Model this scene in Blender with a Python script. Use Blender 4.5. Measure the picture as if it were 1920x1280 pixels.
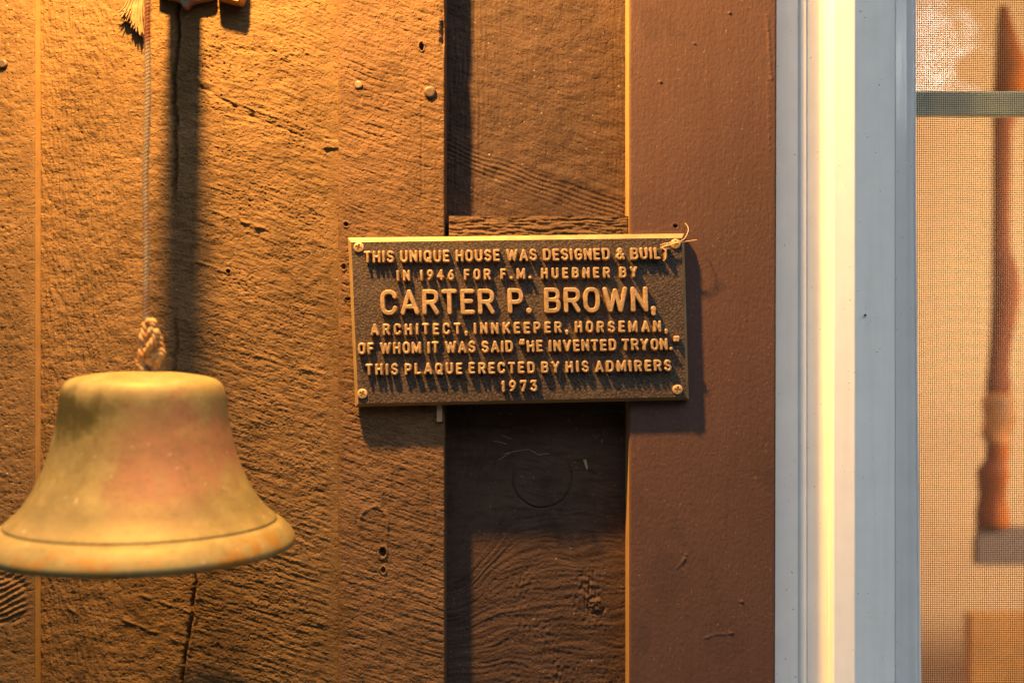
import bpy, bmesh, math, random
import numpy as np
from mathutils import Vector

# ------------------------------------------------------------------ set-up
S = 1.0 / 2100.0            # metres per photograph pixel measured on the wall plane
CD = 2000.0                 # camera distance in those pixels
random.seed(7)
for o in list(bpy.data.objects):
    bpy.data.objects.remove(o)
scn = bpy.context.scene

def W(x, y, z=0.0):         # wall coordinates (right, down, out of the wall) -> world
    return Vector(((x - 960.0) * S, -z * S, (640.0 - y) * S))

def real(px, z):            # where a thing seen at px really is, when it stands z off the wall
    return 960.0 + (px - 960.0) * (CD - z) / CD

def realy(py, z):
    return 640.0 + (py - 640.0) * (CD - z) / CD

# camera
cam_d = bpy.data.cameras.new('camera')
cam_d.sensor_width = 36.0
cam_d.lens = 36.0 * CD / 1920.0
cam_d.clip_start = 0.02
cam_d.clip_end = 200.0
cam = bpy.data.objects.new('camera', cam_d)
scn.collection.objects.link(cam)
cam.location = (0, -CD * S, 0)
cam.rotation_euler = (math.radians(90), 0, 0)
cam_d.dof.use_dof = True
cam_d.dof.focus_distance = (CD - 10) * S
cam_d.dof.aperture_fstop = 3.0
scn.camera = cam

# world: evening sky, cut by an added dark tree line to limit ambient light
SUN_EL, SUN_ROT = math.radians(9.0), math.radians(140.0)
world = bpy.data.worlds.new('World')
scn.world = world
world.use_nodes = True
wt = world.node_tree
for n in list(wt.nodes):
    wt.nodes.remove(n)
def wn(t, **k):
    n = wt.nodes.new(t)
    for a, b in k.items():
        setattr(n, a, b)
    return n
sky = wn('ShaderNodeTexSky', sky_type='NISHITA', sun_disc=False)
sky.sun_elevation = SUN_EL
sky.sun_rotation = SUN_ROT
bw = wn('ShaderNodeRGBToBW')
mixs = wn('ShaderNodeMix', data_type='RGBA')
mixs.inputs[0].default_value = 0.80
tint = wn('ShaderNodeMix', data_type='RGBA', blend_type='MULTIPLY')
tint.inputs[0].default_value = 1.0
tint.inputs[7].default_value = (0.972, 1.0, 1.0, 1)
wt.links.new(sky.outputs[0], bw.inputs[0])
wt.links.new(sky.outputs[0], mixs.inputs[6])
wt.links.new(bw.outputs[0], mixs.inputs[7])
wt.links.new(mixs.outputs[2], tint.inputs[6])
wtc = wn('ShaderNodeTexCoord')
wsep = wn('ShaderNodeSeparateXYZ')
wt.links.new(wtc.outputs['Generated'], wsep.inputs[0])
wno = wn('ShaderNodeTexNoise')
wno.inputs['Scale'].default_value = 6.0
wno.inputs['Detail'].default_value = 5.0
wno.inputs['Roughness'].default_value = 0.55
wmap = wn('ShaderNodeMapping')
wmap.inputs['Location'].default_value = (0.0, 0.0, 0.0)
wt.links.new(wtc.outputs['Generated'], wmap.inputs[0])
wt.links.new(wmap.outputs[0], wno.inputs['Vector'])
wadd = wn('ShaderNodeMath', operation='MULTIPLY_ADD')     # height + noise -> ragged top of the added tree line
wadd.inputs[1].default_value = 0.55
wt.links.new(wno.outputs[0], wadd.inputs[0])
wt.links.new(wsep.outputs[2], wadd.inputs[2])
wmr = wn('ShaderNodeMapRange')
wmr.inputs[1].default_value = 0.72
wmr.inputs[2].default_value = 0.80
wt.links.new(wadd.outputs[0], wmr.inputs[0])
# added sky opening in the tree line, placed to reflect white in the glass
wdp = wn('ShaderNodeVectorMath', operation='DISTANCE')
wt.links.new(wtc.outputs['Generated'], wdp.inputs[0])
wdp.inputs[1].default_value = Vector((.345, -.905, .243)).normalized()
wn2 = wn('ShaderNodeTexNoise')
wn2.inputs['Scale'].default_value = 26.0
wn2.inputs['Detail'].default_value = 4.0
wt.links.new(wtc.outputs['Generated'], wn2.inputs['Vector'])
wg = wn('ShaderNodeMath', operation='MULTIPLY_ADD')
wg.inputs[1].default_value = 0.09
wt.links.new(wn2.outputs[0], wg.inputs[0])
wt.links.new(wdp.outputs['Value'], wg.inputs[2])
wgr = wn('ShaderNodeMapRange')
wgr.inputs[1].default_value = 0.094
wgr.inputs[2].default_value = 0.078
wt.links.new(wg.outputs[0], wgr.inputs[0])
wmaxn = wn('ShaderNodeMath', operation='MAXIMUM')
wt.links.new(wmr.outputs[0], wmaxn.inputs[0])
wt.links.new(wgr.outputs[0], wmaxn.inputs[1])
wmx = wn('ShaderNodeMix', data_type='RGBA')
wmx.inputs[6].default_value = (0.050, 0.054, 0.047, 1)
wt.links.new(wmaxn.outputs[0], wmx.inputs[0])
wt.links.new(tint.outputs[2], wmx.inputs[7])
wbg = wn('ShaderNodeBackground')
SKY_STRENGTH = 0.15
wbg.inputs[1].default_value = SKY_STRENGTH
wo = wn('ShaderNodeOutputWorld')
wt.links.new(wmx.outputs[2], wbg.inputs[0])
wt.links.new(wbg.outputs[0], wo.inputs[0])

# porch lamp above the frame
LX, LY, LZ = 350.0, -880.0, 580.0
ld = bpy.data.lights.new('porch_lamp', 'POINT')
ld.energy = 22.3
ld.color = (1.0, 0.50, 0.115)
ld.shadow_soft_size = 46 * S
lo = bpy.data.objects.new('porch_lamp', ld)
scn.collection.objects.link(lo)
lo.location = W(LX, LY, LZ)

# lamp burning inside the room
rd = bpy.data.lights.new('room_lamp', 'POINT')
rd.energy = 36.0
rd.color = (1.0, 0.66, 0.35)
rd.shadow_soft_size = 0.12
ro = bpy.data.objects.new('room_lamp', rd)
scn.collection.objects.link(ro)
ro.location = W(5400, 300, -2000)

scn.view_settings.view_transform = 'Standard'
scn.view_settings.look = 'None'
scn.view_settings.exposure = 2.93      # exposed for the shade of the porch
scn.view_settings.gamma = 1.0
scn.view_settings.use_curve_mapping = False
scn.render.engine = 'CYCLES'

# ------------------------------------------------------------------ materials
class NT:
    def __init__(s, name):
        s.m = bpy.data.materials.new(name)
        s.m.use_nodes = True
        s.t = s.m.node_tree
        s.b = s.t.nodes['Principled BSDF']
        s.out = s.t.nodes['Material Output']
        s.co = s.t.nodes.new('ShaderNodeTexCoord')
    def n(s, t, **k):
        x = s.t.nodes.new(t)
        for a, b in k.items():
            setattr(x, a, b)
        return x
    def l(s, a, b):
        s.t.links.new(a, b)
    def noise(s, scale, detail=3, rough=.55, sc=(1, 1, 1), loc=(0, 0, 0)):   # scale in features per photo pixel
        mp = s.n('ShaderNodeMapping')
        mp.inputs['Scale'].default_value = sc
        mp.inputs['Location'].default_value = loc
        s.l(s.co.outputs['Object'], mp.inputs[0])
        x = s.n('ShaderNodeTexNoise')
        x.inputs['Scale'].default_value = scale / S
        x.inputs['Detail'].default_value = detail
        x.inputs['Roughness'].default_value = rough
        s.l(mp.outputs[0], x.inputs['Vector'])
        return x.outputs[0]
    def rng(s, v, a, b, c=0.0, d=1.0):
        x = s.n('ShaderNodeMapRange')
        for i, q in enumerate((a, b, c, d)):
            x.inputs[1 + i].default_value = q
        s.l(v, x.inputs[0])
        return x.outputs[0]
    def mix(s, f, a, b, blend='MIX'):
        x = s.n('ShaderNodeMix', data_type='RGBA', blend_type=blend)
        if isinstance(f, (int, float)): x.inputs[0].default_value = f
        else: s.l(f, x.inputs[0])
        for i, q in ((6, a), (7, b)):
            if isinstance(q, tuple): x.inputs[i].default_value = (*q, 1) if len(q) == 3 else q
            else: s.l(q, x.inputs[i])
        return x.outputs[2]
    def math(s, op, a, b=0.0, c=None):
        x = s.n('ShaderNodeMath', operation=op)
        for i, q in enumerate((a, b, c)):
            if q is None: continue
            if isinstance(q, (int, float)): x.inputs[i].default_value = q
            else: s.l(q, x.inputs[i])
        return x.outputs[0]
    def bump(s, h, dist, strength=1.0, prev=None):      # dist in photo pixels
        x = s.n('ShaderNodeBump')
        x.inputs['Distance'].default_value = dist * S
        x.inputs['Strength'].default_value = strength
        s.l(h, x.inputs['Height'])
        if prev is not None: s.l(prev, x.inputs['Normal'])
        return x.outputs[0]
    def set(s, base=None, rough=None, metal=None, normal=None, spec=None):
        for key, v in (('Base Color', base), ('Roughness', rough), ('Metallic', metal), ('Normal', normal),
                       ('Specular IOR Level', spec)):
            if v is None: continue
            i = s.b.inputs[key]
            if isinstance(v, tuple): i.default_value = (*v, 1)
            elif isinstance(v, (int, float)): i.default_value = v
            else: s.l(v, i)
        return s.m

def painted_wood(name, col, var=.34, rough=.75, spec=.12, b1=.8, b2=.5):
    t = NT(name)
    big = t.noise(.012, 3)
    mid = t.noise(.09, 4, .6, sc=(1, 1, .5))
    c = t.mix(t.rng(big, .35, .65), tuple(k * (1 - var) for k in col), tuple(k * (1 + var) for k in col))
    c = t.mix(t.rng(mid, .3, .7), c, tuple(k * 1.12 for k in col))
    dust = t.noise(.16, 2, .5)
    c = t.mix(t.rng(dust, .725, .75, 0, .45), c, (.42, .36, .28))
    grain = t.noise(.05, 5, .65, sc=(.35, 1, 1.6), loc=(1, 3, 5))
    c = t.mix(t.rng(grain, .50, .64, 0, .55), c, tuple(k * .55 for k in col))
    wear = t.noise(.035, 5, .7, sc=(1.6, 1, .5), loc=(3, 1, 2))
    c = t.mix(t.rng(wear, .62, .72, 0, .35), c, tuple(min(1, k * 1.7) for k in col))
    f1 = t.noise(.17, 4, .65, sc=(1, 1, .8))
    f2 = t.noise(.10, 4, .62, sc=(.6, 1, 1.5), loc=(.2, 0, .4))
    pit = t.rng(t.noise(.16, 2, .5, sc=(1, 1, 1.1), loc=(.7, .1, .2)), .30, .44, 0, 1)
    nrm = t.bump(f1, 1.5 * b1)
    nrm = t.bump(pit, 1.6 * b1, 1.0, nrm)
    nrm = t.bump(f2, 1.8 * b2, 1.0, nrm)
    return t.set(c, rough, 0.0, nrm, spec)

BROWN = (.127, .076, .034)
M = {}
M['plank'] = painted_wood('rough_sawn_brown_plank', BROWN)
M['batten'] = painted_wood('rough_sawn_brown_batten', (.115, .066, .034))
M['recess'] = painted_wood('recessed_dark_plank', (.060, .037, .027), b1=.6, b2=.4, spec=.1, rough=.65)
M['block'] = painted_wood('broken_wood_block', (.10, .060, .033))

def casing_mat():
    t = NT('brown_casing_paint')
    a = t.noise(.17, 4, .6, sc=(1.3, 1, .8))
    b = t.noise(.5, 2, .5)
    big = t.noise(.006, 3)
    c = t.mix(t.rng(big, .3, .7), (.076, .042, .034), (.090, .050, .041))
    sp = t.n('ShaderNodeSeparateXYZ'); t.l(t.co.outputs['Object'], sp.inputs[0])
    for cx_, cz_, rx_, rz_, k_ in ((-68, 488, 34, 58, .42), (38, 372, 34, 46, .30)):
        dx = t.math('DIVIDE', t.math('SUBTRACT', sp.outputs[0], cx_ * S), rx_ * S)
        dz = t.math('DIVIDE', t.math('SUBTRACT', sp.outputs[2], cz_ * S), rz_ * S)
        d = t.math('SQRT', t.math('ADD', t.math('MULTIPLY', dx, dx), t.math('MULTIPLY', dz, dz)))
        d = t.math('ADD', d, t.math('MULTIPLY', t.math('SUBTRACT', t.noise(.03, 3, .6), .5), 1.3))
        c = t.mix(t.rng(d, 1.25, .75, 0, k_), c, (.052, .034, .030))
    lin = t.noise(.035, 4, .6, sc=(1.6, 1, .15))
    c = t.mix(t.rng(lin, .45, .7, 0, .35), c, (.072, .037, .026))
    fleck = t.noise(.2, 1, .5, loc=(5, 2, 1))
    c = t.mix(t.rng(fleck, .72, .75, 0, .3), c, (.3, .2, .16))
    # dark smudges where something brushed the paint
    sm = t.noise(.011, 2, .5, sc=(1.2, 1, 1), loc=(.31, 0, .07))
    c = t.mix(t.rng(sm, .66, .72, 0, .35), c, (.05, .030, .027))
    v = t.n('ShaderNodeTexVoronoi', feature='SMOOTH_F1')
    v.inputs['Scale'].default_value = .12 / S
    t.l(t.co.outputs['Object'], v.inputs['Vector'])
    n1 = t.bump(a, .95)
    n1 = t.bump(v.outputs['Distance'], .3, 1.0, n1)
    n1 = t.bump(t.noise(.10, 4, .6, sc=(1.8, 1, .14)), .6, 1.0, n1)
    n1 = t.bump(b, .22, 1.0, n1)
    return t.set(c, .6, 0.0, n1, .15)
M['casing'] = casing_mat()

def white_mat(name, col, rough, spec=.5, brushed=False):
    t = NT(name)
    a = t.noise(.02, 3)
    c = t.mix(t.rng(a, .3, .7), tuple(k * .96 for k in col), tuple(min(1, k * 1.03) for k in col))
    sp = t.noise(.16, 1, .5)
    c = t.mix(t.rng(sp, .765, .78, 0, .6), c, (.14, .12, .10))
    streak = t.noise(.05, 3, .6, sc=(1, 1, .04))
    c = t.mix(t.rng(streak, .5, .75, 0, .12), c, (.42, .42, .40))
    n1 = t.bump(t.noise(.06, 2, .5, sc=(1, 1, .1)), .35)
    if brushed:
        n1 = t.bump(t.noise(.5, 2, .6, sc=(1, 1, .02)), .12, 1.0, n1)
    return t.set(c, rough, 0.0, n1, spec)
M['white'] = white_mat('white_trim_paint', (.84, .84, .83), .5, .3)
M['frame'] = white_mat('white_screen_frame', (.66, .68, .70), .13, .7, True)
M['mullion'] = white_mat('green_grey_bar', (.60, .80, .76), .4)

def plaque_field():
    t = NT('stippled_bronze_field')
    v = t.n('ShaderNodeTexVoronoi', feature='SMOOTH_F1')
    v.inputs['Scale'].default_value = .27 / S
    wob = t.noise(.2, 2)
    mv = t.n('ShaderNodeMix', data_type='VECTOR')
    mv.inputs[0].default_value = .0012
    t.l(t.co.outputs['Object'], mv.inputs[4])
    tex = t.n('ShaderNodeTexNoise'); tex.inputs['Scale'].default_value = .12 / S
    t.l(t.co.outputs['Object'], tex.inputs['Vector'])
    t.l(tex.outputs['Color'], mv.inputs[5])
    t.l(mv.outputs[1], v.inputs['Vector'])
    big = t.noise(.012, 4, .6)
    c = t.mix(t.rng(v.outputs['Distance'], .1, .5), (.118, .078, .054), (.043, .033, .028))
    c = t.mix(t.rng(big, .5, .75, 0, .5), c, (.10, .075, .055))
    n1 = t.bump(v.outputs['Distance'], 1.0)
    return t.set(c, .48, .2, n1, .3)
M['field'] = plaque_field()

def brass(name, a, b, rough, metal, bsc=.03, patch=None):
    t = NT(name)
    n = t.noise(bsc, 5, .6)
    c = t.mix(t.rng(n, .35, .65), a, b)
    f = t.noise(.25, 3, .6)
    c = t.mix(t.rng(f, .6, .75, 0, .5), c, tuple(k * .5 for k in a))
    return t.set(c, t.rng(n, .3, .7, rough - .07, rough + .1), metal, t.bump(f, .35), .5)
M['letter'] = brass('worn_brass_lettering', (.30, .20, .105), (.43, .285, .15), .44, .35, .09)
M['border'] = brass('satin_brass_edge', (.31, .21, .095), (.38, .27, .125), .45, .35)
M['screw'] = brass('brass_screw', (.58, .38, .17), (.66, .46, .22), .4, .5, .1)
M['nail'] = brass('painted_nail', (.085, .052, .03), (.115, .072, .044), .55, .0, .1)

def bell_mat():
    t = NT('weathered_brass_bell')
    sep = t.n('ShaderNodeSeparateXYZ')
    t.l(t.co.outputs['Object'], sep.inputs[0])
    n0 = t.noise(.010, 4, .6)
    n1 = t.noise(.03, 5, .65)
    fine = t.noise(.11, 4, .65)
    c = t.mix(t.rng(n1, .3, .7), (.186, .150, .056), (.236, .188, .080))
    def blob(cx, cz, rx, rz, soft):
        dx = t.math('DIVIDE', t.math('SUBTRACT', sep.outputs[0], cx * S), rx * S)
        dz = t.math('DIVIDE', t.math('SUBTRACT', sep.outputs[2], cz * S), rz * S)
        d = t.math('SQRT', t.math('ADD', t.math('MULTIPLY', dx, dx), t.math('MULTIPLY', dz, dz)))
        d = t.math('ADD', d, t.math('MULTIPLY', t.math('SUBTRACT', n1, .5), 2.4))
        d = t.math('ADD', d, t.math('MULTIPLY', t.math('SUBTRACT', n0, .5), 1.4))
        return t.rng(d, 1.0 + soft, 1.0 - soft, 0, 1)
    c = t.mix(t.math('MULTIPLY', blob(75, -125, 80, 74, .4), .95), c, (.255, .128, .072))       # coppery patch
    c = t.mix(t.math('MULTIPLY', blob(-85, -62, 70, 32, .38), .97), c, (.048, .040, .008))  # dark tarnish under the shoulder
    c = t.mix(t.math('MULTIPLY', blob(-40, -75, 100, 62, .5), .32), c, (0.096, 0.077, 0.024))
    c = t.mix(t.math('MULTIPLY', blob(20, -214, 330, 30, .6), .6), c, (.128, .102, .044))  # dull olive tarnish band, also darkened to tone down the brightly lit flare
    rim = t.rng(sep.outputs[2], -256 * S, -240 * S, 1, 0)
    c = t.mix(t.math('MULTIPLY', rim, t.rng(t.noise(.016, 4, .6, loc=(.4, .2, .9)), .49, .60, 0, .85)), c, (.255, .118, .013))
    rim2 = t.rng(sep.outputs[2], -275 * S, -250 * S, .7, 0)
    c = t.mix(t.math('MULTIPLY', rim2, t.rng(n0, .5, .7)), c, (0.208, 0.120, 0.060))
    c = t.mix(t.rng(fine, .55, .75, 0, .55), c, (0.100, 0.068, 0.021))
    blot = t.noise(.022, 6, .7, loc=(0.240, 0.080, 0.640))
    c = t.mix(t.rng(blot, .53, .66, 0, .36), c, (0.108, 0.084, 0.024))
    c = t.mix(t.rng(blot, .44, .30, 0, .4), c, (0.232, 0.176, 0.088))
    spk = t.noise(.10, 1, .5, loc=(1, 4, 2))
    c = t.mix(t.rng(spk, .745, .76, 0, .6), c, (0.400, 0.336, 0.240))
    nm = t.bump(n1, .8)
    nm = t.bump(fine, .3, 1.0, nm)
    return t.set(c, t.rng(n1, .3, .7, .50, .66), .15, nm, .25)
M['bell'] = bell_mat()

def rope_mat():
    t = NT('weathered_rope')
    n1 = t.noise(.015, 3, .6)
    n2 = t.noise(.25, 3)
    c = t.mix(t.rng(n2, .3, .7), (.20, .15, .095), (.28, .215, .14))
    sp = t.n('ShaderNodeSeparateXYZ')
    t.l(t.co.outputs['Object'], sp.inputs[0])
    for lo_, hi_, k_ in ((448, 520, .95), (20, 60, .5), (150, 190, .35)):
        a_ = t.math('MULTIPLY', t.rng(sp.outputs[2], (lo_ - 12) * S, (lo_ + 12) * S), t.rng(sp.outputs[2], (hi_ + 14) * S, (hi_ - 14) * S))
        c = t.mix(t.math('MULTIPLY', a_, t.rng(n2, .3, .6, k_ * .6, k_)), c, (.13, .030, .008))
    c = t.mix(t.rng(n1, .55, .66, 0, .6), c, (.20, .11, .045))
    return t.set(c, .85, 0, t.bump(n2, .8), .2)
M['rope'] = rope_mat()
def fray_mat():
    t = NT('frayed_sisal')
    n2 = t.noise(.1, 3)
    c = t.mix(t.rng(n2, .3, .7), (.17, .105, .055), (.27, .185, .105))
    return t.set(c, .8, 0, None, .2)
M['fray'] = fray_mat()
def knot_mat():
    t = NT('rusty_rope_knot')
    n1 = t.noise(.06, 3, .6)
    n2 = t.noise(.3, 3)
    c = t.mix(t.rng(n2, .3, .7), (.27, .175, .075), (.37, .255, .125))
    c = t.mix(t.rng(n1, .5, .66, 0, .85), c, (.34, .10, .014))
    return t.set(c, .8, 0, t.bump(n2, .8), .2)
M['knot'] = knot_mat()

def simple(name, col, rough=.6, metal=0.0, var=.15, sc=.04, bump=.3):
    t = NT(name)
    n = t.noise(sc, 4, .6)
    c = t.mix(t.rng(n, .3, .7), tuple(k * (1 - var) for k in col), tuple(k * (1 + var) for k in col))
    return t.set(c, rough, metal, t.bump(t.noise(.2, 3), bump), .4)
M['stone'] = simple('speckled_grey_metal', (.33, .33, .31), .5, .3, .5, .35)
M['rustedge'] = simple('reddish_worn_edge', (.30, .155, .10), .6)
M['orangewood'] = simple('orange_wood', (.42, .20, .06), .55)
M['wire'] = simple('black_screen_wire', (.02, .019, .018), .6, 0, .1)
M['roomwall'] = simple('tan_room_wall', (.60, .445, .29), .8, 0, .06, .002, .2)
def redwood_mat():
    t = NT('reddish_carved_wood')
    n = t.noise(.0042, 3, .6, sc=(1, 1, .5))
    sp = t.n('ShaderNodeSeparateXYZ'); t.l(t.co.outputs['Object'], sp.inputs[0])
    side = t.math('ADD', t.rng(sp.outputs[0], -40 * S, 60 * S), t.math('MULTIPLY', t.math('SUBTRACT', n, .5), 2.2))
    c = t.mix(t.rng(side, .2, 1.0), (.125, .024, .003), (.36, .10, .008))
    return t.set(c, .6, 0.0, None, .2)
M['redwood'] = redwood_mat()
M['greyledge'] = simple('grey_brown_ledge', (.15, .115, .125), .6, 0, .1, .003)
M['cabinet'] = simple('brown_cabinet_wood', (.42, .22, .07), .5, 0, .2, .003)
M['darkmetal'] = simple('dark_iron', (.06, .05, .045), .5, .5)
M['palewood'] = simple('pale_carved_wood', (.34, .15, .05), .6, 0, .6, .006)
M['paleedge'] = simple('pale_sawn_edge', (.34, .20, .075), .7, 0, .15, .03, .2)
M['straw'] = simple('pale_straw', (.36, .26, .14), .7)
M['fibre'] = simple('dry_fibre', (.60, .36, .16), .7)

def pane_mat():
    t = NT('window_glass')
    tr = t.n('ShaderNodeBsdfTransparent'); tr.inputs[0].default_value = (.95, .96, .95, 1)
    gl = t.n('ShaderNodeBsdfGlossy'); gl.inputs['Roughness'].default_value = .012
    gl.inputs[0].default_value = (1, 1, 1, 1)
    t.l(t.bump(t.noise(.004, 2, .5), 3.0), gl.inputs['Normal'])
    fr = t.n('ShaderNodeFresnel'); fr.inputs[0].default_value = 1.9
    mx = t.n('ShaderNodeMixShader')
    t.l(fr.outputs[0], mx.inputs[0]); t.l(tr.outputs[0], mx.inputs[1]); t.l(gl.outputs[0], mx.inputs[2])
    t.l(mx.outputs[0], t.out.inputs[0])
    return t.m
M['pane'] = pane_mat()

# ------------------------------------------------------------------ object helpers
def thing(name, label, cat, loc, group=None):
    o = bpy.data.objects.new(name, None)
    o.empty_display_size = .02
    scn.collection.objects.link(o)
    o.location = loc
    tag(o, label, cat, group)
    return o
def tag(o, label, cat, group=None):
    o['label'] = label
    o['category'] = cat
    o['kind'] = 'thing'
    if group: o['group'] = group
    return o
def mk(name, verts, faces, mat, parent=None, smooth=False, org=None):
    """verts in world coordinates (n,3 array); ONE mesh object, origin at org or the centre of its base."""
    v = np.asarray(verts, dtype=np.float64).reshape(-1, 3)
    if org is None:
        org = np.array([(v[:, 0].min() + v[:, 0].max()) / 2, (v[:, 1].min() + v[:, 1].max()) / 2, v[:, 2].min()])
    org = np.array(org, dtype=np.float64)
    me = bpy.data.meshes.new(name)
    if isinstance(faces, np.ndarray):
        nf = len(faces)
        me.vertices.add(len(v)); me.loops.add(nf * 4); me.polygons.add(nf)
        me.vertices.foreach_set('co', (v - org).astype(np.float32).ravel())
        me.loops.foreach_set('vertex_index', faces.astype(np.int32).ravel())
        me.polygons.foreach_set('loop_start', np.arange(0, nf * 4, 4, dtype=np.int32))
        me.polygons.foreach_set('loop_total', np.full(nf, 4, dtype=np.int32))
        me.update(calc_edges=True)
    else:
        me.from_pydata([tuple(p) for p in (v - org)], [], faces)
        me.update()
    me.materials.append(mat)
    if smooth:
        me.polygons.foreach_set('use_smooth', [True] * len(me.polygons))
    o = bpy.data.objects.new(name, me)
    scn.collection.objects.link(o)
    if parent is not None:
        o.parent = parent
        pw = Vector(parent.location)
        q = parent.parent
        while q is not None:
            pw += Vector(q.location); q = q.parent
        o.location = Vector(org) - pw
    else:
        o.location = org
    return o
def Wn(x, y, z):
    x = np.asarray(x, float); y = np.asarray(y, float); z = np.asarray(z, float)
    x, y, z = np.broadcast_arrays(x, y, z)
    return np.stack([(x - 960) * S, -z * S, (640 - y) * S], -1).reshape(-1, 3)

class MB:                                # collects shapes given in wall coordinates
    def __init__(s): s.v = []; s.f = []
    def add(s, v, f):
        k = len(s.v)
        s.v += [tuple(p) for p in v]; s.f += [tuple(i + k for i in q) for q in f]
    def box(s, x0, x1, y0, y1, z0, z1, r=0):
        if r <= 0:
            v = [(x, y, z) for z in (z0, z1) for y in (y0, y1) for x in (x0, x1)]
            f = [(0, 1, 3, 2), (4, 6, 7, 5), (0, 4, 5, 1), (2, 3, 7, 6), (0, 2, 6, 4), (1, 5, 7, 3)]
            s.add(v, f); return
        s.prof([(x0, z0), (x0, z1 - r), (x0 + r * .3, z1 - r * .3), (x0 + r, z1), (x1 - r, z1), (x1 - r * .3, z1 - r * .3), (x1, z1 - r), (x1, z0)], y0, y1)
    def prof(s, pts, y0, y1, drift=None):      # vertical extrusion of an (x,z) outline; drift(y) shifts x
        ys = [y0, y1] if drift is None else list(np.linspace(y0, y1, 25))
        n = len(pts); v = []
        for y in ys:
            d = drift(y) if drift else 0
            v += [(p[0] + d, y, p[1]) for p in pts]
        f = []
        for k in range(len(ys) - 1):
            for i in range(n):
                j = (i + 1) % n
                f.append((k * n + i, k * n + j, (k + 1) * n + j, (k + 1) * n + i))
        f.append(tuple(range(n))[::-1]); f.append(tuple((len(ys) - 1) * n + i for i in range(n)))
        s.add(v, f)
    def tube(s, pts, rad, seg=8, cap=True):
        pts = [Vector(p) for p in pts]; n = len(pts)
        rad = rad if hasattr(rad, '__len__') else [rad] * n
        v = []; up = Vector((0.31, 0.2, 0.93))
        T0 = (pts[1] - pts[0]).normalized()
        a = T0.cross(up).normalized()
        for i in range(n):
            T = (pts[min(i + 1, n - 1)] - pts[max(i - 1, 0)]).normalized()
            a = (a - T * a.dot(T)).normalized(); b = T.cross(a)
            for k in range(seg):
                q = 2 * math.pi * k / seg
                v.append(pts[i] + (a * math.cos(q) + b * math.sin(q)) * rad[i])
        f = [(i * seg + k, i * seg + (k + 1) % seg, (i + 1) * seg + (k + 1) % seg, (i + 1) * seg + k) for i in range(n - 1) for k in range(seg)]
        if cap:
            f.append(tuple(range(seg))[::-1]); f.append(tuple((n - 1) * seg + k for k in range(seg)))
        s.add(v, f)
    def poly(s, out, z0, z1, ch=0):            # outline in (x,y) extruded in z with optional front chamfer
        n = len(out); cx = sum(p[0] for p in out) / n; cy = sum(p[1] for p in out) / n
        rings = [(1, z0), (1, z1 - ch), (1 - .0, z1)] if not ch else [(0, z0), (0, z1 - ch), (ch, z1)]
        v = []
        for c, z in rings:
            for (x, y) in out:
                d = math.hypot(x - cx, y - cy) or 1
                k = 1 - (c / d if ch else 0)
                v.append((cx + (x - cx) * k, cy + (y - cy) * k, z))
        f = []
        for r in range(2):
            for i in range(n):
                j = (i + 1) % n
                f.append((r * n + i, r * n + j, (r + 1) * n + j, (r + 1) * n + i))
        f.append(tuple(range(n))[::-1]); f.append(tuple(2 * n + i for i in range(n)))
        s.add(v, f)
    def build(s, name, mat, parent=None, smooth=False, org=None):
        a = np.array([tuple(p) for p in s.v], float)
        o = mk(name, Wn(a[:, 0], a[:, 1], a[:, 2]), s.f, mat, parent, smooth, org)
        bm = bmesh.new(); bm.from_mesh(o.data)
        bmesh.ops.recalc_face_normals(bm, faces=bm.faces)
        bm.to_mesh(o.data); bm.free()
        return o

# ------------------------------------------------------------------ numpy noise for the carved relief
def gn(x, y, seed):
    x = np.asarray(x, float); y = np.asarray(y, float)
    rs = np.random.RandomState(seed)
    n = 256
    p = rs.permutation(n); p = np.concatenate([p, p])
    ang = rs.rand(n) * 2 * np.pi; gx, gy = np.cos(ang), np.sin(ang)
    xi = np.floor(x).astype(int); yi = np.floor(y).astype(int)
    xf = x - xi; yf = y - yi
    u = xf * xf * xf * (xf * (xf * 6 - 15) + 10); v = yf * yf * yf * (yf * (yf * 6 - 15) + 10)
    def g(ix, iy, dx, dy):
        h = p[(p[ix & 255] + iy) & 255]
        return gx[h] * dx + gy[h] * dy
    a = g(xi, yi, xf, yf); b = g(xi + 1, yi, xf - 1, yf)
    c = g(xi, yi + 1, xf, yf - 1); d = g(xi + 1, yi + 1, xf - 1, yf - 1)
    return (a + u * (b - a)) * (1 - v) + (c + u * (d - c)) * v
def fbm(x, y, seed, o=4, r=.5):
    s = 0; a = 1
    for k in range(o):
        s = s + a * gn(x * 2 ** k, y * 2 ** k, seed + k); a *= r
    return s
def sst(a, b, x):
    t = np.clip((x - a) / (b - a), 0, 1); return t * t * (3 - 2 * t)
def seg(x, y, x0, y0, x1, y1):           # distance to a segment, and position along it
    dx, dy = x1 - x0, y1 - y0
    t = np.clip(((x - x0) * dx + (y - y0) * dy) / (dx * dx + dy * dy + 1e-9), 0, 1)
    return np.hypot(x - x0 - t * dx, y - y0 - t * dy), t
def pits(x, y, sx, sy, seed, th=.28):
    p = gn(x / sx, y / sy, seed) + .35 * gn(x / sx * 2.1, y / sy * 2.1, seed + 1)
    return np.clip(p - th, 0, 1)

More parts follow.
